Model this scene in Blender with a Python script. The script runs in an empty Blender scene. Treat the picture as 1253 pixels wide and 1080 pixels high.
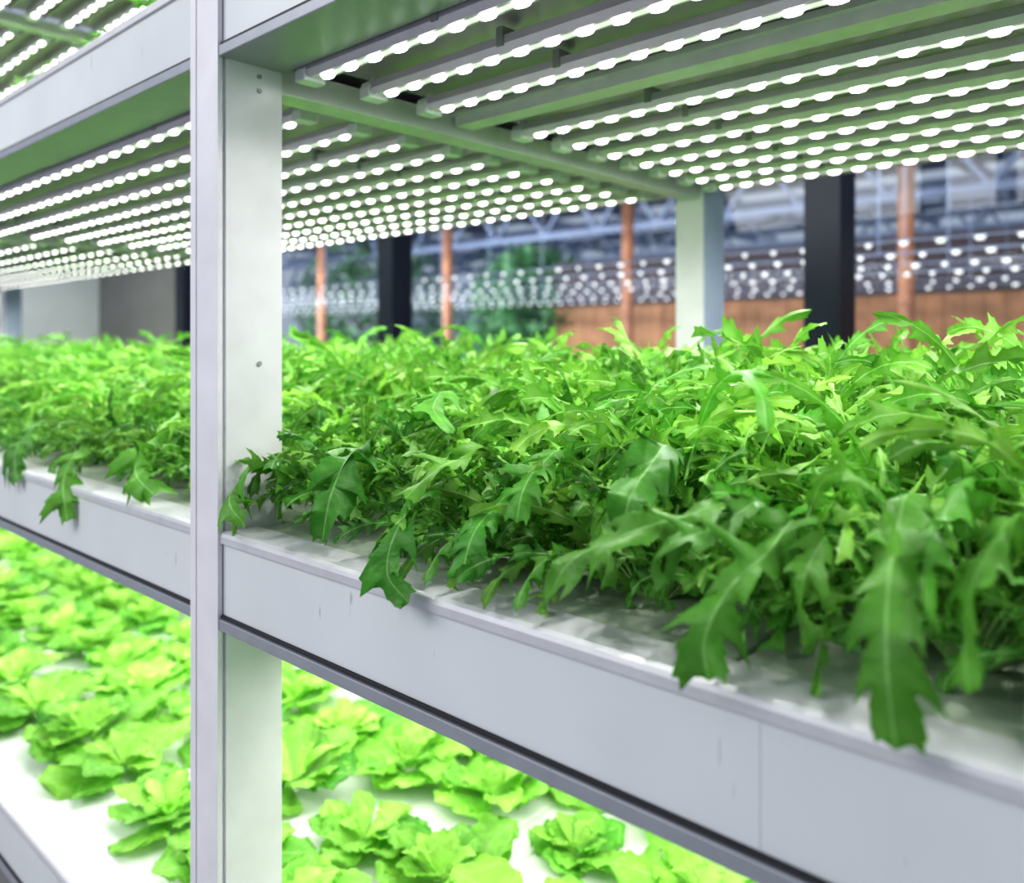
import bpy, math, random
from mathutils import Vector, Matrix
C = bpy.context.scene.collection
PI = math.pi
rnd = random.Random(7)

# ------------------------------------------------------------------ materials
def mat(name, col, rough=.5, metal=0, noise=0, nscale=20, spec=None):
    m = bpy.data.materials.new(name); m.use_nodes = True
    nt = m.node_tree; b = nt.nodes['Principled BSDF']
    b.inputs['Base Color'].default_value = (*col, 1); b.inputs['Roughness'].default_value = rough
    b.inputs['Metallic'].default_value = metal
    if spec is not None: b.inputs['Specular IOR Level'].default_value = spec
    if noise:
        tc = nt.nodes.new('ShaderNodeTexCoord'); n = nt.nodes.new('ShaderNodeTexNoise')
        n.inputs['Scale'].default_value = nscale; n.inputs['Detail'].default_value = 5
        nt.links.new(tc.outputs['Object'], n.inputs['Vector'])
        r = nt.nodes.new('ShaderNodeValToRGB')
        r.color_ramp.elements[0].position = .3; r.color_ramp.elements[1].position = .7
        r.color_ramp.elements[0].color = (*[c*(1-noise) for c in col], 1)
        r.color_ramp.elements[1].color = (*[min(1, c*(1+noise)) for c in col], 1)
        nt.links.new(n.outputs['Fac'], r.inputs['Fac']); nt.links.new(r.outputs['Color'], b.inputs['Base Color'])
    return m

def fascia_mat():
    m = bpy.data.materials.new('painted_sheet'); m.use_nodes = True
    nt = m.node_tree; b = nt.nodes['Principled BSDF']; L = nt.links
    b.inputs['Roughness'].default_value = .25
    tc = nt.nodes.new('ShaderNodeTexCoord')
    mp = nt.nodes.new('ShaderNodeMapping'); mp.inputs['Scale'].default_value = (60, 1, 9)
    L.new(tc.outputs['Object'], mp.inputs['Vector'])
    n = nt.nodes.new('ShaderNodeTexNoise'); n.inputs['Scale'].default_value = 1.6; n.inputs['Detail'].default_value = 3
    L.new(mp.outputs['Vector'], n.inputs['Vector'])
    r = nt.nodes.new('ShaderNodeValToRGB')
    r.color_ramp.elements[0].position = .69; r.color_ramp.elements[0].color = (.79, .80, .82, 1)
    r.color_ramp.elements[1].position = .77; r.color_ramp.elements[1].color = (.42, .36, .34, 1)
    L.new(n.outputs['Fac'], r.inputs['Fac'])
    n2 = nt.nodes.new('ShaderNodeTexNoise'); n2.inputs['Scale'].default_value = 5
    L.new(tc.outputs['Object'], n2.inputs['Vector'])
    mx = nt.nodes.new('ShaderNodeMix'); mx.data_type = 'RGBA'; mx.blend_type = 'MULTIPLY'
    mx.inputs['Factor'].default_value = .22
    L.new(r.outputs['Color'], mx.inputs['A']); L.new(n2.outputs['Fac'], mx.inputs['B'])
    L.new(mx.outputs['Result'], b.inputs['Base Color'])
    return m

def leaf_mat(name, trans=.3, rough=.42, hv=.25, spec=.3, sc=45):
    m = bpy.data.materials.new(name); m.use_nodes = True
    nt = m.node_tree; b = nt.nodes['Principled BSDF']; L = nt.links
    a = nt.nodes.new('ShaderNodeAttribute'); a.attribute_name = 'tint'
    oi = nt.nodes.new('ShaderNodeObjectInfo')
    mr = nt.nodes.new('ShaderNodeMapRange'); mr.inputs['To Min'].default_value = 1-hv; mr.inputs['To Max'].default_value = 1+hv
    L.new(oi.outputs['Random'], mr.inputs['Value'])
    tc = nt.nodes.new('ShaderNodeTexCoord'); n = nt.nodes.new('ShaderNodeTexNoise'); n.inputs['Scale'].default_value = sc
    L.new(tc.outputs['Object'], n.inputs['Vector'])
    mr2 = nt.nodes.new('ShaderNodeMapRange'); mr2.inputs['To Min'].default_value = .6; mr2.inputs['To Max'].default_value = 1.4
    L.new(n.outputs['Fac'], mr2.inputs['Value'])
    mu = nt.nodes.new('ShaderNodeMath'); mu.operation = 'MULTIPLY'
    L.new(mr.outputs['Result'], mu.inputs[0]); L.new(mr2.outputs['Result'], mu.inputs[1])
    vm = nt.nodes.new('ShaderNodeVectorMath'); vm.operation = 'SCALE'
    L.new(a.outputs['Color'], vm.inputs[0]); L.new(mu.outputs[0], vm.inputs['Scale'])
    L.new(vm.outputs['Vector'], b.inputs['Base Color']); b.inputs['Roughness'].default_value = rough
    b.inputs['Specular IOR Level'].default_value = spec
    bp = nt.nodes.new('ShaderNodeBump'); bp.inputs['Strength'].default_value = .4; bp.inputs['Distance'].default_value = .003
    n3 = nt.nodes.new('ShaderNodeTexNoise'); n3.inputs['Scale'].default_value = 160
    L.new(tc.outputs['Object'], n3.inputs['Vector']); L.new(n3.outputs['Fac'], bp.inputs['Height']); L.new(bp.outputs['Normal'], b.inputs['Normal'])
    t = nt.nodes.new('ShaderNodeBsdfTranslucent'); L.new(vm.outputs['Vector'], t.inputs['Color'])
    mx = nt.nodes.new('ShaderNodeMixShader'); mx.inputs[0].default_value = trans
    L.new(b.outputs[0], mx.inputs[1]); L.new(t.outputs[0], mx.inputs[2])
    L.new(mx.outputs[0], nt.nodes['Material Output'].inputs['Surface'])
    return m

def emit_mat(name, col, s):
    m = bpy.data.materials.new(name); m.use_nodes = True
    nt = m.node_tree; b = nt.nodes['Principled BSDF']
    b.inputs['Base Color'].default_value = (.9, .9, .9, 1)
    b.inputs['Emission Color'].default_value = (*col, 1); b.inputs['Emission Strength'].default_value = s
    return m

def glass_mat():
    m = bpy.data.materials.new('window_glass'); m.use_nodes = True
    nt = m.node_tree; nt.nodes.remove(nt.nodes['Principled BSDF']); L = nt.links
    f = nt.nodes.new('ShaderNodeFresnel'); f.inputs['IOR'].default_value = 1.45
    t = nt.nodes.new('ShaderNodeBsdfTransparent'); t.inputs['Color'].default_value = (.91, .96, 1, 1)
    g = nt.nodes.new('ShaderNodeBsdfGlossy'); g.inputs['Roughness'].default_value = 0.0
    mx = nt.nodes.new('ShaderNodeMixShader')
    L.new(f.outputs[0], mx.inputs[0]); L.new(t.outputs[0], mx.inputs[1]); L.new(g.outputs[0], mx.inputs[2])
    L.new(mx.outputs[0], nt.nodes['Material Output'].inputs['Surface'])
    return m

M = dict(
    paint=fascia_mat(),
    alu=mat('aluminium_profile', (.64, .63, .66), .4, .25, .06, 30),
    alu_dark=mat('grey_flange', (.34, .35, .39), .4, .3, .06, 30),
    post=mat('post_white', (.79, .76, .80), .3, .08, .06, 14),
    rear_side=mat('blue_grey_side', (.36, .42, .55), .4, .1, .06, 14),
    seam=mat('dark_seam', (.03, .03, .035), .6),
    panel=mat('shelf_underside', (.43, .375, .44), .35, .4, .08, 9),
    house=mat('lamp_housing', (.70, .63, .73), .3, .4, .05, 30),
    cap=mat('cap_plastic', (.75, .77, .78), .3, 0, .05, 50),
    clip=mat('clip_plastic', (.30, .31, .31), .4),
    led=emit_mat('led_white', (1, 1, .97), 6.5),
    reflected_led=emit_mat('reflected_led_white', (1, .97, .92), 1.0),  # glow for the dots that imitate LED reflections in the window
    glow=emit_mat('led_strip_cover', (1, 1, .98), .45),
    board=mat('foam_board', (.74, .77, .72), .45, 0, .06, 25),
    shaded=mat('shaded_board', (.40, .46, .37), .6, 0, .18, 18, .25),  # foam white darkened and greened in colour for the tray shadow
    floor=mat('concrete', (.33, .33, .34), .6, 0, .15, 6),
    wall=mat('white_wall', (.90, .92, .94), .7, 0, .04, 4),
    taupe=mat('taupe_wall', (.26, .25, .25), .7, 0, .08, 4),
    mull=mat('dark_frame', (.012, .018, .036), .4, .2, .1, 10),
    glass=glass_mat(),
    wood=mat('orange_wood', (.38, .175, .10), .55, 0, .25, 14),
    fence=mat('brown_wood', (.38, .185, .09), .6, 0, .3, 6),
    lattice=mat('dark_brown_wood', (.066, .045, .056), .6, 0, .3, 10),
    steel=mat('roof_steel', (.19, .24, .38), .5, .2, .1, 8),
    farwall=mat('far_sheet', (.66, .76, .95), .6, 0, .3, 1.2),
    bark=mat('bark', (.10, .06, .04), .8, 0, .2, 20),
    leafA=leaf_mat('mizuna_leaf', .25, .42, .22, .28), leafS=leaf_mat('mizuna_stalk', .15),
    leafL=leaf_mat('lettuce_leaf', .34, .5, .15, .3, 28), leafB=leaf_mat('shrub_leaf', .25),
)

# ------------------------------------------------------------------ mesh helpers
class MB:
    def __init__(s): s.v = []; s.f = []; s.c = []
    def add(s, vs, fs, cols=None):
        o = len(s.v); s.v += [tuple(p) for p in vs]; s.f += [tuple(i+o for i in f) for f in fs]
        s.c += (cols if cols else [(1, 1, 1)]*len(vs))
    def box(s, x0, x1, y0, y1, z0, z1):
        vs = [(x, y, z) for z in (z0, z1) for y in (y0, y1) for x in (x0, x1)]
        s.add(vs, [(0, 2, 3, 1), (4, 5, 7, 6), (0, 1, 5, 4), (2, 6, 7, 3), (0, 4, 6, 2), (1, 3, 7, 5)])
    def prism(s, poly, a0, a1, axis):
        n = len(poly)
        def P(p, a):
            return {'x': (a, p[0], p[1]), 'y': (p[0], a, p[1]), 'z': (p[0], p[1], a)}[axis]
        vs = [P(p, a0) for p in poly]+[P(p, a1) for p in poly]
        fs = [tuple(range(n))[::-1], tuple(range(n, 2*n))]+[(i, (i+1) % n, n+(i+1) % n, n+i) for i in range(n)]
        s.add(vs, fs)
    def bar(s, p, q, w):
        p = Vector(p); q = Vector(q); d = (q-p).normalized()
        u = d.cross(Vector((0, 0, 1)));  u = Vector((1, 0, 0)) if u.length < 1e-3 else u.normalized()
        v = d.cross(u); vs = []
        for e in (p, q):
            for a, b in ((-1, -1), (1, -1), (1, 1), (-1, 1)): vs.append(e+u*a*w/2+v*b*w/2)
        s.add(vs, [(0, 1, 2, 3), (7, 6, 5, 4)]+[(i, (i+1) % 4+0, (i+1) % 4+4, i+4) for i in range(4)])
    def lathe(s, prof, seg=16, cx=0, cy=0):
        vs = []; fs = []; n = len(prof)
        for k in range(seg):
            a = 2*PI*k/seg
            for r, z in prof: vs.append((cx+r*math.cos(a), cy+r*math.sin(a), z))
        for k in range(seg):
            for j in range(n-1):
                fs.append((k*n+j, ((k+1) % seg)*n+j, ((k+1) % seg)*n+j+1, k*n+j+1))
        s.add(vs, fs)
    def mesh(s, name, m, smooth=False, tint=False, fix=True):
        me = bpy.data.meshes.new(name); me.from_pydata(s.v, [], s.f)
        if tint:
            at = me.attributes.new('tint', 'FLOAT_COLOR', 'POINT')
            fl = []
            for c in s.c: fl += [c[0], c[1], c[2], 1]
            at.data.foreach_set('color', fl)
        if fix:
            import bmesh
            bm = bmesh.new(); bm.from_mesh(me); bmesh.ops.recalc_face_normals(bm, faces=bm.faces); bm.to_mesh(me); bm.free()
        me.materials.append(m)
        if smooth: me.polygons.foreach_set('use_smooth', [True]*len(me.polygons))
        me.update(); return me
    def build(s, name, m, parent=None, smooth=False, tint=False, bevel=0, fix=True):
        me = s.mesh(name, m, smooth, tint, fix)
        return link(name, me, parent, bevel)
def link(name, me, parent=None, bevel=0):
    o = bpy.data.objects.new(name, me); C.objects.link(o)
    if parent: o.parent = parent
    if bevel:
        b = o.modifiers.new('bevel', 'BEVEL'); b.width = bevel; b.segments = 3; b.limit_method = 'ANGLE'
    return o
def tag(o, label, cat, group=None, kind=None):
    if label: o['label'] = label
    if cat: o['category'] = cat
    if group: o['group'] = group
    if kind: o['kind'] = kind
    return o
def thing(name, label, cat, loc=(0, 0, 0), rz=0, group=None):
    o = bpy.data.objects.new(name, None); C.objects.link(o); o.location = loc; o.rotation_euler = (0, 0, rz)
    o.empty_display_size = .05
    return tag(o, label, cat, group)
def dup(root, loc, rz, label):
    r = root.copy(); C.objects.link(r); r.location = loc; r.rotation_euler = (0, 0, rz); r['label'] = label
    for ch in list(root.children):
        c = ch.copy(); C.objects.link(c); c.parent = r
        for g in ch.children:
            d = g.copy(); C.objects.link(d); d.parent = c
    return r
ORD = ['first', 'second', 'third', 'fourth', 'fifth', 'sixth', 'seventh', 'eighth', 'ninth', 'tenth', 'eleventh', 'twelfth',
       'thirteenth', 'fourteenth', 'fifteenth', 'sixteenth', 'seventeenth', 'eighteenth', 'nineteenth', 'twentieth'] + ['twenty-%s' % w for w in
       ('first', 'second', 'third', 'fourth', 'fifth', 'sixth', 'seventh', 'eighth', 'ninth')] + ['thirtieth']

# ------------------------------------------------------------------ camera
CAM = Vector((.933, -.5, 1.35)); CS, SN = .7349, .6782
cd = bpy.data.cameras.new('camera'); cam = bpy.data.objects.new('camera', cd); C.objects.link(cam)
cam.location = CAM; cam.rotation_euler = (PI/2, 0, math.atan2(SN, CS))
cd.sensor_width = 36; cd.lens = 1020/1253*36; cd.shift_y = -120/1253
cd.clip_start = .02
cd.dof.use_dof = True; cd.dof.focus_distance = .86; cd.dof.aperture_fstop = 3.2
bpy.context.scene.camera = cam
def P(px, py, Y):
    a = px-626.5
    d = Vector((CS*a-SN*1020, SN*a+CS*1020, -(py-420)))
    return CAM+d*((Y+.5)/d.y)

# ------------------------------------------------------------------ levels
Z0 = 1.35
ZM = Z0-.225      # rim of the middle tray
ZL = Z0-.86       # rim of the lettuce tray
ZU = Z0+.461      # rim of the upper tray
ZUU = ZU+.69
BH = .118
D = 1.24          # rack depth
PX = .069; PYD = .087
XF = -4.75
POSTS = [XF, -2.0, 0.0, 2.0]

# ------------------------------------------------------------------ rack
rack = thing('growing_rack', 'tall white aluminium growing rack with posts, tray beams and cross beams', 'rack')
def post_outline(xr, y0, flip=False):
    w, d, g, gd = PX, PYD, .003, .005
    o = [(-w, 0), (-w+.014, 0), (-w+.014, gd), (-w+.014+g, gd), (-w+.014+g, 0), (0, 0),
         (0, .006), (-.005, .006), (-.005, .0105), (0, .0105), (0, d), (-w, d), (-w, .0105), (-w+.005, .0105), (-w+.005, .006), (-w, .006)]
    if flip: o = [(x, d-y) for x, y in o][::-1]
    return [(xr+x, y0+y) for x, y in o]
for xr in POSTS:
    m = MB(); m.prism(post_outline(xr, -.007), 0, 2.75, 'z'); p = m.build('post', M['post'], rack)
    for z in (ZU-BH-.012, ZU-BH-.03, ZM+.2):
        b = MB(); n = 10
        vs = [(xr+.002, .048+.003*math.cos(2*PI*k/n), z+.003*math.sin(2*PI*k/n)) for k in range(n)]
        vs += [(xr-.001, v[1], v[2]) for v in vs]
        b.add(vs, [tuple(range(n))]+[(i, (i+1) % n, n+(i+1) % n, n+i) for i in range(n)])
        b.build('bolt_head', M['alu_dark'], p)
    m = MB(); m.prism(post_outline(xr, D-.11, True), 0, 2.75, 'z'); p = m.build('post', M['post'], rack)
    m = MB(); m.box(xr, xr+.003, D-.108, D-.022, ZM, ZU-BH-.002); m.build('side_layer', M['rear_side'], p)  # thin blue-grey layer on the right side of each rear post
def tray(x0, x1, zt):
    # front beam: painted face, rolled rim strip above, flange below
    m = MB(); m.box(x0, x1, .0, .006, zt-BH+.016, zt-.012); m.box(x0, x1, .0, PYD, zt-BH+.012, zt-BH+.018)
    f = m.build('front_beam', M['paint'], rack)
    r = .006
    prof = [(.0+.004, zt-.014), (-.004, zt-.014), (-.004, zt-r), (-.0025, zt-r*.35), (.002, zt), (.042, zt), (.042, zt-.012), (.036, zt-.012), (.036, zt-.005), (.004, zt-.005)]
    m = MB(); m.prism(prof, x0, x1, 'x'); m.build('rim_strip', M['alu'], f)
    m = MB(); m.box(x0, x1, -.003, .006, zt-BH+.0145, zt-BH+.0175); m.build('shadow_gap', M['seam'], f)
    m = MB(); m.box(x0, x1, -.006, PYD-.004, zt-BH, zt-BH+.0135); m.build('bottom_flange', M['alu_dark'], f, bevel=.0015)
    if zt == ZM and x0 == 0:
        m = MB(); m.box(.655, .688, -.0005, .002, zt-BH+.018, zt-.0145); m.build('cover_strip', M['paint'], f, bevel=.0004)
    # back beam
    m = MB(); m.box(x0, x1, D-.065, D-.04, zt-BH, zt+.004); m.build('back_beam', M['alu'], rack, bevel=.002)
    # tray pan, ribs on its underside
    m = MB(); m.box(x0, x1, .04, D-.066, zt-BH+.022, zt-BH+.030)
    for k in range(1, 12):
        y = .05+k*.1
        if y < D-.1: m.box(x0, x1, y-.004, y+.004, zt-BH+.012, zt-BH+.023)
    m.build('tray_pan', M['panel'], rack)
bays = [(XF, -2.0-PX), (-2.0, 0-PX), (0, 2.0-PX)]
for x0, x1 in bays:
    for zt in (ZL, ZM, ZU, ZUU): tray(x0, x1, zt)
for xr in POSTS:
    for zt in (ZL, ZM, ZU, ZUU):
        m = MB(); m.box(xr-.05, xr-.008, PYD-.007, D-.11, zt-BH-.024, zt-BH+.011); m.build('cross_beam', M['alu'], rack, bevel=.002)
# plain rail under the right bay's roof
m = MB(); m.box(0.0, 1.93, .382, .418, ZU-BH-.010, ZU-BH+.012); m.box(0, 1.93, .372, .428, ZU-BH+.004, ZU-BH+.012)
m.build('roof_rail', M['alu'], rack)

# ------------------------------------------------------------------ led tubes
def make_tube(L, label, group, sz=(.0130, .0070, .0060), lamps=3, step=.045):
    t = thing('led_tube_light', label, 'lamp', group=group)
    h = L/2
    m = MB(); m.prism([(-.013, .012), (.013, .012), (.014, .002), (.009, -.006), (-.009, -.006), (-.014, .002)], -h+.02, h-.02, 'x')
    m.build('housing', M['house'], t)
    m = MB(); n = int((L-.10)/step); S = 8; mi = []
    for k in range(n+1):
        cx = -h+.05+k*(L-.10)/n; a, b, c = sz
        vs = []
        for rr, zz in ((1, 0), (.75, .66)):
            for j in range(S):
                q = 2*PI*j/S; vs.append((cx+a*rr*math.cos(q), b*rr*math.sin(q), -.0064-c*zz))
        vs.append((cx, 0, -.0064-c))
        fs = [(j, (j+1) % S, S+(j+1) % S, S+j) for j in range(S)]+[(S+j, S+(j+1) % S, 2*S) for j in range(S)]
        m.add(vs, fs); mi += [0]*len(fs)
        if k:   # strip of circuit board between two diodes
            o = k*(2*S+1); q = o-(2*S+1)
            m.f += [(q+1, q+0, o+4, o+3), (q+0, q+7, o+5, o+4)]; mi += [1, 1]
    me = m.mesh('diode_row', M['led'], fix=False); me.materials.append(M['glow']); me.polygons.foreach_set('material_index', mi)
    link('diode_row', me, t)
    for s in (-1, 1):
        m = MB(); x = s*(h-.011)
        m.prism([(-.012, .013), (.012, .013), (.016, .004), (.016, -.010), (-.016, -.010), (-.016, .004)], x-.011, x+.011, 'x')
        m.box(x-.006, x+.006, -.004, .004, .012, .022)
        m.build('end_cap', M['cap'], t, bevel=.002)
        m = MB(); x = s*(h-.26); m.box(x-.005, x+.005, -.0158, -.0135, .0, .014); m.box(x-.005, x+.005, .0135, .0158, .0, .014); m.box(x-.005, x+.005, -.0158, .0158, .0125, .022)
        m.build('clip', M['clip'], t)
    sl = bpy.data.lights.new('tube_lamp', 'SPOT'); sl.energy = 2.5 if lamps == 3 else 3.1; sl.spot_size = math.radians(168); sl.spot_blend = .8
    sl.shadow_soft_size = 0; sl.color = (1, 1, .97)
    for k in range(lamps):
        o = bpy.data.objects.new('tube_lamp', sl); C.objects.link(o); o.parent = t; o.location = (-h+L*(k+.5)/lamps, 0, -.014)
    return t
tube0 = {}
def tubes(x0, x1, zt, ys, where, group, **kw):
    L = round(x1-x0, 3)
    z = zt-BH-.006
    for i, y in enumerate(ys):
        lab = 'LED tube light %s, %s tube back from the front beam' % (where, ORD[i])
        if L not in tube0:
            tube0[L] = make_tube(L, lab, group, **kw); tube0[L].location = ((x0+x1)/2, y, z)
        else:
            t = dup(tube0[L], ((x0+x1)/2, y, z), 0, lab); t['group'] = group
ysL = [.1*k for k in range(1, 12)]
tubes(.022, 1.91, ZU, [.1, .2, .3, .5, .6, .7, .8, .9, 1.0, 1.1], 'over the right bay', 'LED tubes over the right bay')
tubes(-1.97, -.12, ZU, ysL, 'just left of front post', 'LED tubes over the left bay', sz=(.0124, .0064, .0052), step=.056)
tubes(XF+.03, -2.12, ZU, [.1+.125*k for k in range(9)], 'over the far left bay', 'LED tubes over the far left bay', sz=(.0140, .0054, .0038), lamps=4, step=.085)
tubes(-1.965, -.12, ZUU, ysL, 'in the top tier', 'LED tubes in the top tier', sz=(.0160, .0085, .0065), step=.062)
tubes(XF+.035, -2.12, ZUU, ysL, 'at far left of top tier', 'LED tubes in the top tier', sz=(.0160, .0085, .0060), lamps=4, step=.085)

# lamps of the lettuce tier (under the middle tray, out of sight)
for x0, x1 in bays:
    ld = bpy.data.lights.new('lettuce_tier_lamp', 'AREA'); ld.shape = 'RECTANGLE'; ld.size = x1-x0-.1; ld.size_y = .95
    ld.energy = 10.3*(x1-x0); ld.color = (1, 1, .97)
    lo = bpy.data.objects.new('lettuce_tier_lamp', ld); C.objects.link(lo); lo.location = ((x0+x1)/2, .6, ZM-BH-.04)

# ------------------------------------------------------------------ planting boards
def boards(x0, x1, zt, what, side):
    n = 3; w = (x1-x0)/n
    for k in range(n):
        m = MB(); m.box(x0+k*w+.0015, x0+(k+1)*w-.0015, .043, D-.07, zt-.03, zt-.003)
        kk = k if side == 'right' else n-1-k
        o = m.build('planting_board', M['board'] if what == 'lettuce' else M['shaded'], None, bevel=.003)
        lab = '%s foam planting board under the %s, %s %s of the %s' % ('white' if what == 'lettuce' else 'shade-tinted white', what, ['nearest', 'second', 'third'][kk],
              'board right' if side == 'right' else 'board left', 'front post' if side != 'far' else 'far left post')
        tag(o, lab, 'board', 'planting boards')
boards(0, 2-PX, ZM, 'mizuna', 'right'); boards(-2, -PX, ZM, 'mizuna', 'left'); boards(XF, -2-PX, ZM, 'mizuna', 'far')
boards(0, 2-PX, ZL, 'lettuce', 'right'); boards(-2, -PX, ZL, 'lettuce', 'left'); boards(XF, -2-PX, ZL, 'lettuce', 'far')
boards(-2, -PX, ZU, 'seedlings', 'left'); boards(XF, -2-PX, ZU, 'seedlings', 'far')
for z, w, mm in ((ZM, 'mizuna', 'shaded'), (ZL, 'lettuce', 'board')):
    m = MB(); m.box(-PX, 0, PYD, D-.112, z-.03, z-.003)
    tag(m.build('planting_board', M[mm], None, bevel=.003), 'narrow filler board under the %s, directly behind the front post' % w, 'board', 'planting boards')

# ------------------------------------------------------------------ leaf builder
def lerp(a, b, t): return tuple(x+(y-x)*t for x, y in zip(a, b))
class Curve:
    def __init__(s, pts):
        s.p = [Vector(p) for p in pts]; s.d = [0]
        for a, b in zip(s.p, s.p[1:]): s.d.append(s.d[-1]+(b-a).length)
    def at(s, t):
        L = s.d[-1]*min(max(t, 0), 1)
        for i in range(len(s.p)-1):
            if L <= s.d[i+1] or i == len(s.p)-2:
                q = (L-s.d[i])/max(1e-9, s.d[i+1]-s.d[i]); return s.p[i].lerp(s.p[i+1], q)
def arc(base, az, L, lean, droop, n=14, wob=0, rng=rnd):
    p = Vector(base); pts = [p.copy()]; aw = az; k = rng.uniform(-wob, wob)
    for i in range(n):
        t = (i+.5)/n; th = min(lean+droop*t**1.9, 2.9); aw += k/n
        p = p+Vector((math.sin(th)*math.cos(aw), math.sin(th)*math.sin(aw), math.cos(th)))*(L/n); pts.append(p.copy())
    return pts
def catmull(P_, n=8):
    P_ = [Vector(p) for p in P_]; Q = [P_[0]*2-P_[1]]+P_+[P_[-1]*2-P_[-2]]; out = []
    for i in range(1, len(Q)-2):
        for k in range(n):
            t = k/n; a, b, c, d = Q[i-1], Q[i], Q[i+1], Q[i+2]
            out.append(.5*((2*b)+(c-a)*t+(2*a-5*b+4*c-d)*t*t+(3*b-a-3*c+d)*t**3))
    out.append(P_[-1]); return out
COLS = (-1, -.62, -.08, 0, .08, .62, 1)
TEETH = ((0, 0), (.16, .42), (.27, .36), (.44, .80), (.54, .72), (.66, 1.0), (.78, .42), (.90, .08))
def blade(mb, ms, pts, side, W, nl, rng, col, pet=.35, depth=.65, fold=.25, rip=.25, rib=(.58, .84, .38), curl=0):
    c = Curve(pts); side = Vector(side)
    ts = [pet*k/5 for k in range(6)]
    us = []
    for k in range(nl):
        for ph, lv in TEETH: us.append(((k+ph)/nl, ph, lv))
    us.append((1, 0, 0))
    ph0 = rng.uniform(0, 6); amp = rip*rng.uniform(.5, 1.4)
    def frame(t):
        nonlocal side
        T = (c.at(min(1, t+.02))-c.at(max(0, t-.02))).normalized()
        side = (side-T*side.dot(T)).normalized()
        if curl: side = Matrix.Rotation(curl/50, 3, T) @ side
        return c.at(t), T, side, T.cross(side)
    # stalk
    vs = []; fs = []; cl = []; S = 5
    for j, t in enumerate(ts+[pet+.05*(1-pet)]):
        p, T, sd, N = frame(t); r = .0026*(1-.45*j/6)*(W/.02)**.3
        for q in range(S): a = 2*PI*q/S; vs.append(p+sd*math.cos(a)*r+N*math.sin(a)*r*.7); cl.append(lerp((.54, .76, .34), col, .08+.06*j))
    for j in range(6):
        for q in range(S): fs.append((j*S+q, j*S+(q+1) % S, (j+1)*S+(q+1) % S, (j+1)*S+q))
    ms.add(vs, fs, cl)
    vs = []; fs = []; cl = []
    asym = rng.uniform(.85, 1.15)
    lob = [[rng.uniform(.6, 1.3) for _ in range(nl+1)] for _ in range(2)]
    lz = [[rng.uniform(-1.0, .7)*rip*1.5 for _ in range(nl+1)] for _ in range(2)]
    for u, ph, lobe in us:
        t = pet+(1-pet)*u; p, T, sd, N = frame(t)
        env = 1.75*(max(u, .02)**.62)*(max(1-u, 0)**.5)
        k = min(nl-1, int(u*nl+1e-6)); dep = depth*(1-.40*max(0, (u-.75)/.25))
        for s in COLS:
            A = abs(s); li = 0 if s < 0 else 1
            lf = 1+(lob[li][k]-1)*lobe
            w = W*env*(1-dep+dep*lobe)*lf*(asym if s < 0 else 1/asym)
            if A < .2: w = min(w, W*.5)
            fs_ = (.85*lobe-.1)*w*A*A
            zz = N*(fold*A*w+amp*w*A*math.sin(u*nl*2.3+ph0+(1.7 if s < 0 else 0))-.35*w*A*A*rip+lz[li][k]*lobe*w*A*A)
            vs.append(p+sd*s*w*(1-.12*abs(lz[li][k])*lobe*A)+T*fs_+zz)
            cl.append(rib if s == 0 else (lerp(col, rib, .12) if A < .2 else lerp(col, rib, .15 if .4 < ph < .7 and A < .8 else 0)))
    n = len(COLS)
    for j in range(len(us)-1):
        for q in range(n-1): fs.append((j*n+q, j*n+q+1, (j+1)*n+q+1, (j+1)*n+q))
    mb.add(vs, fs, cl)
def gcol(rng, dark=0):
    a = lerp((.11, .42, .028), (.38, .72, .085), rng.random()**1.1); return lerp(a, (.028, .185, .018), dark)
def mizuna_meshes(seed, front):
    rng = random.Random(seed); mb = MB(); ms = MB()
    N = 74 if not front else 52
    for i in range(N):
        az = rng.uniform(0, 2*PI); inner = i/N
        if front:
            if i < 20: az = -PI/2+rng.uniform(-1.6, 1.6)
            L = rng.uniform(.10, .20); lean = rng.uniform(.05, .95); droop = rng.uniform(.8, 2.6); W = rng.uniform(.008, .019)
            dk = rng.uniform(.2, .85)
        else:
            L = rng.uniform(.14, .262); lean = rng.uniform(.03, .75)*(1.1-inner*.6); droop = rng.uniform(1.3, 3.2); W = rng.uniform(.007, .0165)
            dk = rng.uniform(0, .6)
        r0 = .012; base = (r0*math.cos(az), r0*math.sin(az), 0)
        tw = rng.uniform(-.8, .8)
        side = Vector((-math.sin(az), math.cos(az), 0))*math.cos(tw)+Vector((0, 0, 1))*math.sin(tw)
        blade(mb, ms, arc(base, az, L, lean, droop, wob=2.2, rng=rng), side, W, rng.choice((5, 6, 7, 8)), rng, gcol(rng, dk), pet=rng.uniform(.15, .45), depth=rng.uniform(.78, .93), fold=rng.uniform(-.8, .6), rip=rng.uniform(.6, 1.2), curl=rng.uniform(-2.4, 2.4))
    return (mb.mesh('foliage', M['leafA'], True, True, False), ms.mesh('stalks', M['leafS'], True, True, False))
inner_v = [mizuna_meshes(100+i, False) for i in range(8)]
front_v = [mizuna_meshes(200+i, True) for i in range(7)]

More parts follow.
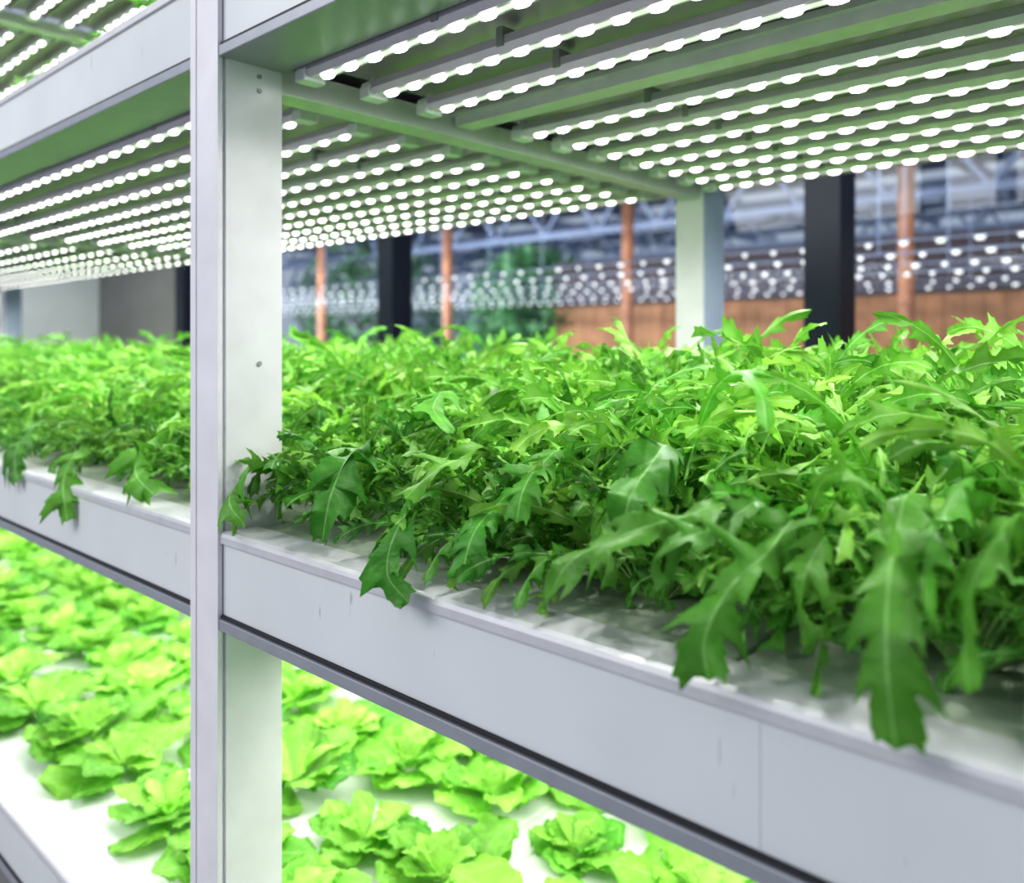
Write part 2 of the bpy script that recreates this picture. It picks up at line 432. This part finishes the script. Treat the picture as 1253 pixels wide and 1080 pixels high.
G_M = 'mizuna plants in the middle tier'
front_plants = []
def plant(x, y, z, var, rz, sc, label, group=G_M):
    t = thing('mizuna_plant', label, 'plant', (x, y, z), rz, group); t.scale = sc
    link('foliage', var[0], t); link('stalks', var[1], t); return t
rows = [.155, .275, .40, .53, .67, .81, .95, 1.08]
def mizuna_bay(xs, side):
    for r, y in enumerate(rows):
        for k, x in enumerate(xs):
            xx = x+rnd.uniform(-.02, .02)+(.05 if r % 2 and side == 'right' else 0); yy = y+rnd.uniform(-.015, .015)
            where = {'right': 'right of front post', 'left': 'left of front post', 'far': 'past far left post'}[side]
            lab = 'feathery mizuna plant, %s row from front rim, %s %s' % (ORD[r], ORD[k], where)
            if r == 0:
                p = plant(xx, yy, ZM-.004, rnd.choice(front_v), 0, (1, 1, 1), lab); front_plants.append(p)
            else:
                s = [0, 1.06, 1.22, 1.34, 1.36, 1.34, 1.28, 1.18][r]*rnd.uniform(.95, 1.06)*(1.03 if xx > .3 and r < 6 else 1)
                plant(xx, yy, ZM-.004, rnd.choice(inner_v), rnd.uniform(0, 2*PI), (1.08, 1.08, s), lab)
mizuna_bay([.075+.115*k for k in range(10)], 'right')
mizuna_bay([-.13-.15*k for k in range(12)], 'left')
mizuna_bay([-2.2-.25*k for k in range(10)], 'far')

# big drooping leaves of the front row
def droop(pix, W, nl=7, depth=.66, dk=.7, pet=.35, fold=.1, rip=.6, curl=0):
    w = [P(*q) for q in pix]
    h = min(front_plants, key=lambda p: (Vector(p.location)-w[0]).length)
    b = Vector(h.location); rng = random.Random(int(pix[0][0]))
    pts = catmull([b]+w)
    pts = [p-b for p in pts]
    a = Curve(pts); T = (a.at(.75)-a.at(.35)); T.z = 0; T.normalize()
    side = Vector((-T.y, T.x, 0))
    mb = MB(); ms = MB()
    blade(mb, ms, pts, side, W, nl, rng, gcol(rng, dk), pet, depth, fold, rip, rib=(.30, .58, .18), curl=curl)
    o = link('drooping_leaf', mb.mesh('drooping_leaf', M['leafA'], True, True, False), h)
    link('leaf_stalk', ms.mesh('leaf_stalk', M['leafS'], True, True, False), o)
droop([(365, 580, .09), (330, 570, .04), (298, 583, .005), (280, 612, -.012), (300, 643, -.016)], .034, depth=.5, pet=.28)
droop([(450, 555, .10), (425, 563, .05), (405, 605, .005), (394, 664, -.008)], .040, depth=.42)
droop([(570, 588, .10), (525, 598, .05), (487, 645, -.005), (474, 700, -.02), (500, 738, -.024)], .035, depth=.62, pet=.28)
droop([(640, 602, .10), (605, 622, .05), (577, 658, .01), (564, 714, -.004)], .036, depth=.6, pet=.28)
droop([(600, 556, .12), (560, 562, .07), (530, 578, .03), (495, 610, .0)], .028)
droop([(910, 625, .09), (835, 632, .03), (750, 660, -.005), (695, 690, -.018), (666, 746, -.022)], .037, nl=8, depth=.68, pet=.30)
droop([(940, 620, .09), (880, 645, .04), (825, 662, .005), (797, 690, -.003), (805, 725, -.006)], .026)
droop([(975, 640, .09), (935, 680, .03), (892, 720, -.01), (862, 782, -.024), (868, 834, -.026)], .034, depth=.66)
droop([(1120, 610, .10), (1095, 665, .04), (1085, 745, -.008), (1086, 830, -.026), (1096, 918, -.026)], .036, nl=8, depth=.58, pet=.34)
droop([(1240, 640, .09), (1200, 690, .04), (1180, 770, .0), (1185, 850, -.01)], .025, curl=.8)
droop([(1000, 600, .11), (1050, 585, .04), (1090, 630, .0), (1095, 690, -.01)], .024, curl=-.8)
droop([(820, 555, .13), (795, 570, .07), (770, 612, .03), (765, 655, .02)], .036, depth=.42)
droop([(690, 560, .13), (660, 570, .08), (640, 600, .04), (632, 640, .03)], .028)
droop([(1180, 600, .10), (1150, 640, .05), (1130, 690, .01), (1140, 760, .0)], .024, curl=1)
droop([(1010, 660, .08), (990, 690, .04), (978, 740, .01), (985, 790, .0)], .023, curl=-1)
droop([(720, 610, .12), (735, 640, .07), (745, 680, .03), (735, 720, .01)], .024, curl=.8)
droop([(140, 530, .09), (100, 548, .03), (78, 585, -.008), (82, 638, -.016)], .045, depth=.5, pet=.42)
droop([(225, 528, .09), (182, 540, .04), (165, 575, .0), (188, 606, -.008)], .042, depth=.5, pet=.42)
droop([(60, 515, .09), (34, 530, .03), (18, 558, -.005), (22, 590, -.012)], .042, depth=.5, pet=.42)
droop([(505, 530, .2), (540, 480, .14), (530, 500, .10), (555, 530, .09)], .028, depth=.7, dk=.4)
droop([(860, 510, .2), (900, 455, .14), (930, 480, .10), (940, 530, .08)], .022, depth=.78, dk=.3)

# seedlings of the upper tier
for r in range(6):
    for k in range(12):
        lab = 'short green seedling in the upper tray, %s row back, %s left of post' % (ORD[r], ORD[k])
        p = plant(-.18-.15*k, .15+.16*r, ZU-.004, rnd.choice(inner_v), rnd.uniform(0, 6), (.8, .8, .38), lab, 'seedlings in the upper tray')
        p.name = 'mizuna_seedling'
for r in range(5):
    for k in range(9):
        lab = 'short green seedling in the upper far left tray, %s row back, %s along' % (ORD[r], ORD[k])
        p = plant(-2.2-.27*k, .15+.22*r, ZU-.004, rnd.choice(inner_v), rnd.uniform(0, 6), (1.1, 1.1, .38), lab, 'seedlings in the upper tray')
        p.name = 'mizuna_seedling'

# ------------------------------------------------------------------ lettuce
def lettuce_meshes(seed):
    rng = random.Random(seed); out = MB(); heart = MB()
    def lf(mb, az, L, lean, dr, W, ca, cb, z0, cup):
        pts = arc((.008*math.cos(az), .008*math.sin(az), z0), az, L, lean, dr, 10, .6, rng); c = Curve(pts)
        tw = rng.uniform(-.3, .3)
        side = Vector((-math.sin(az), math.cos(az), 0))*math.cos(tw)+Vector((0, 0, 1))*math.sin(tw); vs = []; cl = []; fs = []
        ph = rng.uniform(0, 6); R = 20; S = [-1, -.87, -.72, -.54, -.34, -.16, -.04, 0, .04, .16, .34, .54, .72, .87, 1]
        ru = rng.uniform(.10, .20)
        for j in range(R):
            t = j/(R-1); p = c.at(t); T = (c.at(min(1, t+.05))-c.at(max(0, t-.05))).normalized()
            sd_ = (side-T*side.dot(T)).normalized(); N = T.cross(sd_)
            w = W*(.16+.84*min(1, t/.62)**1.1 if t < .62 else math.sqrt(max(0.12, 1-((t-.62)/.40)**2)))
            for s in S:
                A = abs(s)
                back = -T*(.10*L*A*A*t*t)
                z = cup*A*A*w+ru*w*A*t*math.sin(11*t+6*s+ph)+.12*w*A**3*t*math.sin(31*t+9*s+ph*3)+.07*w*math.sin(23*t+15*s+ph*2)*(.3+A)*min(1, 2*t)
                vs.append(p+sd_*s*w*(1+.06*math.sin(29*t+ph))+back+N*z)
                vein = abs(((t*6+A*1.6) % 1)-.5) < .13 and A < .8
                cl.append(lerp(cb, lerp(ca, cb, .65 if A < .02 else (.33 if vein else 0)), min(1, t*1.9)))
        n = len(S)
        for j in range(R-1):
            for q in range(n-1): fs.append((j*n+q, j*n+q+1, (j+1)*n+q+1, (j+1)*n+q))
        mb.add(vs, fs, cl)
    g1, g2, y1 = (.09, .38, .03), (.32, .68, .09), (.44, .78, .16)
    no = rng.choice((5, 6, 7))
    for i in range(no): lf(out, i*2*PI/no+rng.uniform(-.5, .5), rng.uniform(.12, .18), rng.uniform(1.05, 1.4), rng.uniform(.1, .45), rng.uniform(.048, .070), lerp(g1, g2, rng.random()), (.40, .72, .20), .006, rng.uniform(-.15, .2))
    for i in range(6): lf(out, i*2*PI/6+.4+rng.uniform(-.45, .45), rng.uniform(.09, .14), rng.uniform(.8, 1.2), rng.uniform(.3, .8), rng.uniform(.034, .052), lerp(g1, g2, .2+.8*rng.random()), (.44, .76, .20), .014, rng.uniform(-.15, .25))
    for i in range(7): lf(heart, i*2*PI/7+rng.uniform(-.4, .4), rng.uniform(.05, .10), rng.uniform(.3, 1.0), rng.uniform(.5, 1.1), rng.uniform(.018, .031), lerp(g2, y1, .3+.7*rng.random()), y1, .02, .3)
    return out.mesh('outer_leaves', M['leafL'], True, True, False), heart.mesh('heart_leaves', M['leafL'], True, True, False)
let_v = [lettuce_meshes(300+i) for i in range(9)]
SMALL = {('right', 1, 1), ('right', 2, 2), ('right', 2, 0), ('left', 1, 1), ('left', 3, 3), ('left', 2, 6), ('left', 1, 4), ('far', 2, 2)}
def lettuce_bay(xs, side):
    for r in range(5):
        for k, x in enumerate(xs):
            xx = x+(.10 if r % 2 else 0)+rnd.uniform(-.02, .02); yy = .19+.21*r+rnd.uniform(-.02, .02)
            where = {'right': 'right of front post', 'left': 'left of front post', 'far': 'past far left post'}[side]
            v = rnd.choice(let_v); rz = rnd.uniform(0, 6)
            s = rnd.uniform(.82, 1.02)
            if (side, r, k) in SMALL: s *= .72
            t = thing('lettuce', 'pale green lettuce head in lower tier, %s row back, %s %s' % (ORD[r], ORD[k], where), 'lettuce', (xx, yy, ZL-.004), rz, 'lettuces in the lower tier')
            t.scale = (s, s, s*rnd.uniform(.85, 1.1))
            link('outer_leaves', v[0], t); link('heart_leaves', v[1], t)
lettuce_bay([.07+.21*k for k in range(6)], 'right')
lettuce_bay([-.14-.21*k for k in range(10)], 'left')
lettuce_bay([-2.24-.205*k for k in range(12)], 'far')

# ------------------------------------------------------------------ room
def struct(name, m, b): return tag(b.build(name, m), None, None, None, 'structure')
b = MB(); b.box(-16, 6, -5, 14, -.1, 0); struct('floor', M['floor'], b)
b = MB(); b.box(-5.75, -5.6, 1.0, 2.0, 0, 3.2); struct('wall_left', M['wall'], b)
b = MB(); b.box(-5.75, -4.32, 2.0, 2.12, 0, 3.2); struct('wall_back', M['taupe'], b)
mx = [-4.26, -2.17, -.085, 2.0, 4.1]
for i in range(4):
    x0, x1 = mx[i], mx[i+1]
    b = MB(); b.box(x0-.055, x0+.055, 1.98, 2.1, 0, 3.2); b.box(x0+.055, x1-.055, 2.0, 2.08, 0, .12); b.box(x0+.055, x1-.055, 2.0, 2.08, 3.1, 3.2)
    w = struct('window_%d' % (i+1), M['mull'], b)
    b = MB(); b.add([(x0+.055, 2.04, .12), (x1-.055, 2.04, .12), (x1-.055, 2.04, 3.1), (x0+.055, 2.04, 3.1)], [(0, 1, 2, 3)])
    b.build('window_pane', M['glass'], w, fix=False)

# ------------------------------------------------------------------ greenhouse hall beyond the glass
cl = ['nearest the right edge', 'right of the rack back post', 'left of the rack back post', 'third from the right beyond the glass', 'farthest left beyond the glass']
for i in range(5):
    x = 1.31-2.1*i
    t = thing('wooden_column', 'orange brown wooden column in the hall, '+cl[i], 'column', (x, 5.0, 0), 0, 'wooden columns beyond the glass')
    b = MB(); b.lathe([(0, 0), (.055, 0), (.05, .3), (.048, 3.0), (0, 3.0)], 14); b.build('shaft', M['wood'], t, smooth=True)
    b = MB(); b.box(-.08, .08, -.08, .08, 0, .06); b.build('base_plate', M['steel'], t)
    b = MB(); b.box(-.09, .09, -.09, .09, 2.96, 3.04); b.build('head_plate', M['steel'], t)
t = thing('wooden_fence', 'brown plank fence with a dark upper band behind the wooden columns', 'fence', (0, 6.5, 0))
b = MB(); x = -4.9; r2 = random.Random(3)
while x < 3: b.box(x, x+.135, -.012+r2.uniform(-.006, .006), .012, 0, 1.74); x += .14
b.build('planks', M['fence'], t)
b = MB(); b.box(-4.9, 3, -.03, .03, 1.74, 1.79)
for k in range(3): b.box(-4.9, 3, -.01, .01, 1.80+k*.14, 1.93+k*.14)
b.build('upper_band', M['lattice'], t)
# added glowing dot rows standing in for the rack LEDs reflected in the glass
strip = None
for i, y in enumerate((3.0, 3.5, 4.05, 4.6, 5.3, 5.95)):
    lab = 'dotted row standing in for LED reflections in the glass, %s row behind the window' % ORD[i]
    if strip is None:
        strip = thing('reflected_led_row', lab, 'lamp', (-3.5, y, 1.745), 0, 'rows standing in for LED reflections')
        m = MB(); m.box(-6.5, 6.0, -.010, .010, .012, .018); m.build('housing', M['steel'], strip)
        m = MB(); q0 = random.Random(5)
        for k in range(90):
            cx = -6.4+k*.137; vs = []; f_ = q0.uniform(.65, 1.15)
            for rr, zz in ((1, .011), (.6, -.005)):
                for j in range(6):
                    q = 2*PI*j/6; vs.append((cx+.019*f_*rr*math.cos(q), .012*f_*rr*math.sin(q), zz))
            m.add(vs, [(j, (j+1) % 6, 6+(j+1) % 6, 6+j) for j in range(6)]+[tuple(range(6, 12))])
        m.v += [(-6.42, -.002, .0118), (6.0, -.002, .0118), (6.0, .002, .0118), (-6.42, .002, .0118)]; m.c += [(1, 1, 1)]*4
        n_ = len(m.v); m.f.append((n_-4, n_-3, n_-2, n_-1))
        o = m.build('diode_row', M['reflected_led'], strip)
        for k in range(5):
            m = MB(); x = -6+k*3.0; m.box(x-.003, x+.003, -.003, .003, .018, 1.36); m.build('added_hanger_wire', M['steel'], strip)  # added wires that hold up the reflection rows
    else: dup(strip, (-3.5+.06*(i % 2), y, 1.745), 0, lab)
for i, y in enumerate((4.2, 6.6, 9.0, 11.4)):
    t = thing('roof_truss', 'blue grey steel roof truss in the hall, %s beyond the glass' % ORD[i], 'truss', (0, y, 2.5), 0, 'roof trusses of the hall')
    b = MB(); b.box(-14, 5, -.04, .04, 0, .07); b.build('bottom_chord', M['steel'], t)
    b = MB(); b.box(-14, 5, -.04, .04, .5, .58); b.build('top_chord', M['steel'], t)
    b = MB()
    for k in range(26):
        xa = -14+k*.74; b.bar((xa, 0, .04), (xa+.37, 0, .53), .035); b.bar((xa+.37, 0, .53), (xa+.74, 0, .04), .035)
    b.build('web_bars', M['steel'], t)
b = MB()
for k in range(13):
    xa = -13+k*1.45; b.box(xa-.04, xa+.04, 2.6, 13, 3.1, 3.22)
t = b.build('roof_rafters', M['steel']); tag(t, 'long grey rafters under the hall roof beyond the glass', 'rafters')
b = MB()
for k in range(7): b.box(-14, 5, 2.6+k*1.5, 3.3+k*1.5, 3.24, 3.27)
tag(b.build('ceiling', M['steel']), None, None, None, 'structure')
b = MB(); b.box(-15, 5, 13, 13.1, 0, 2.2)
for k in range(20): b.box(-15+k, -14.93+k, 12.95, 13, 0, 2.6)
tag(b.build('wall_far', M['farwall']), None, None, None, 'structure')
def shrub(x, y, zc, zr, w, label, seed):
    r = random.Random(seed); t = thing('shrub', label, 'shrub', (x, y, 0), 0, 'shrubs beyond the glass'); b = MB()
    for i in range(2200):
        while True:
            v = Vector((r.uniform(-1, 1), r.uniform(-1, 1), r.uniform(-1, 1)))
            if .35 < v.length < 1: break
        p = Vector((v.x*w, v.y*w*.7, zc+v.z*zr)); d = Vector((r.uniform(-1, 1), r.uniform(-1, 1), r.uniform(-.6, .6))).normalized()
        s = d.cross(Vector((0, 0, 1))).normalized()*.06; d *= .15
        g = lerp((.12, .36, .16), (.36, .64, .38), r.random())
        b.add([p, p+d*.5+s, p+d, p+d*.5-s], [(0, 1, 2, 3)], [g]*4)
    b.build('foliage', M['leafB'], t, tint=True, fix=False)
    b = MB(); b.lathe([(0, 0), (.05, 0), (.03, zc), (0, zc)], 8)
    for k in range(4): b.bar((0, 0, zc*.7), (w*.5*math.cos(k*1.6), w*.35*math.sin(k*1.6), zc+.1), .02)
    b.build('trunk', M['bark'], t)
shrub(-5.45, 6.7, 1.65, .85, .85, 'leafy green shrub left of the plank fence', 1)
shrub(-8.5, 6.9, 1.75, 1.1, 1.5, 'bushy green shrub at the far left beyond the glass', 2)
shrub(-8.2, 9.8, 1.5, .8, .9, 'dim green shrub between the two nearer shrubs', 3)

# ------------------------------------------------------------------ lights
W = bpy.data.worlds.new('world'); bpy.context.scene.world = W; W.use_nodes = True
bg = W.node_tree.nodes['Background']; bg.inputs['Color'].default_value = (.74, .84, 1, 1); bg.inputs['Strength'].default_value = .48
def area(name, loc, rot, sx, sy, e, col):
    ld = bpy.data.lights.new(name, 'AREA'); ld.shape = 'RECTANGLE'; ld.size = sx; ld.size_y = sy; ld.energy = e; ld.color = col
    lo = bpy.data.objects.new(name, ld); C.objects.link(lo); lo.location = loc; lo.rotation_euler = rot
area('aisle_fill', (-1.4, -2.4, 2.9), (math.radians(52), 0, 0), 3, 1.2, 66, (1, .995, .975))  # added unseen fill that brightens the beam fronts
area('hall_fill', (-1.5, 2.5, 2.9), (math.radians(62), 0, 0), 5, .6, 130, (1, .97, .92))  # added unseen fill to lift the dark columns and fence
area('hall_fill', (-7, 2.7, 2.9), (math.radians(62), 0, 0), 5, .6, 330, (1, .99, .95))  # second added fill, brightening the shrubs and left end of the hall
vs = bpy.context.scene.view_settings
vs.view_transform = 'Standard'
try: vs.look = 'Medium High Contrast'
except Exception: pass
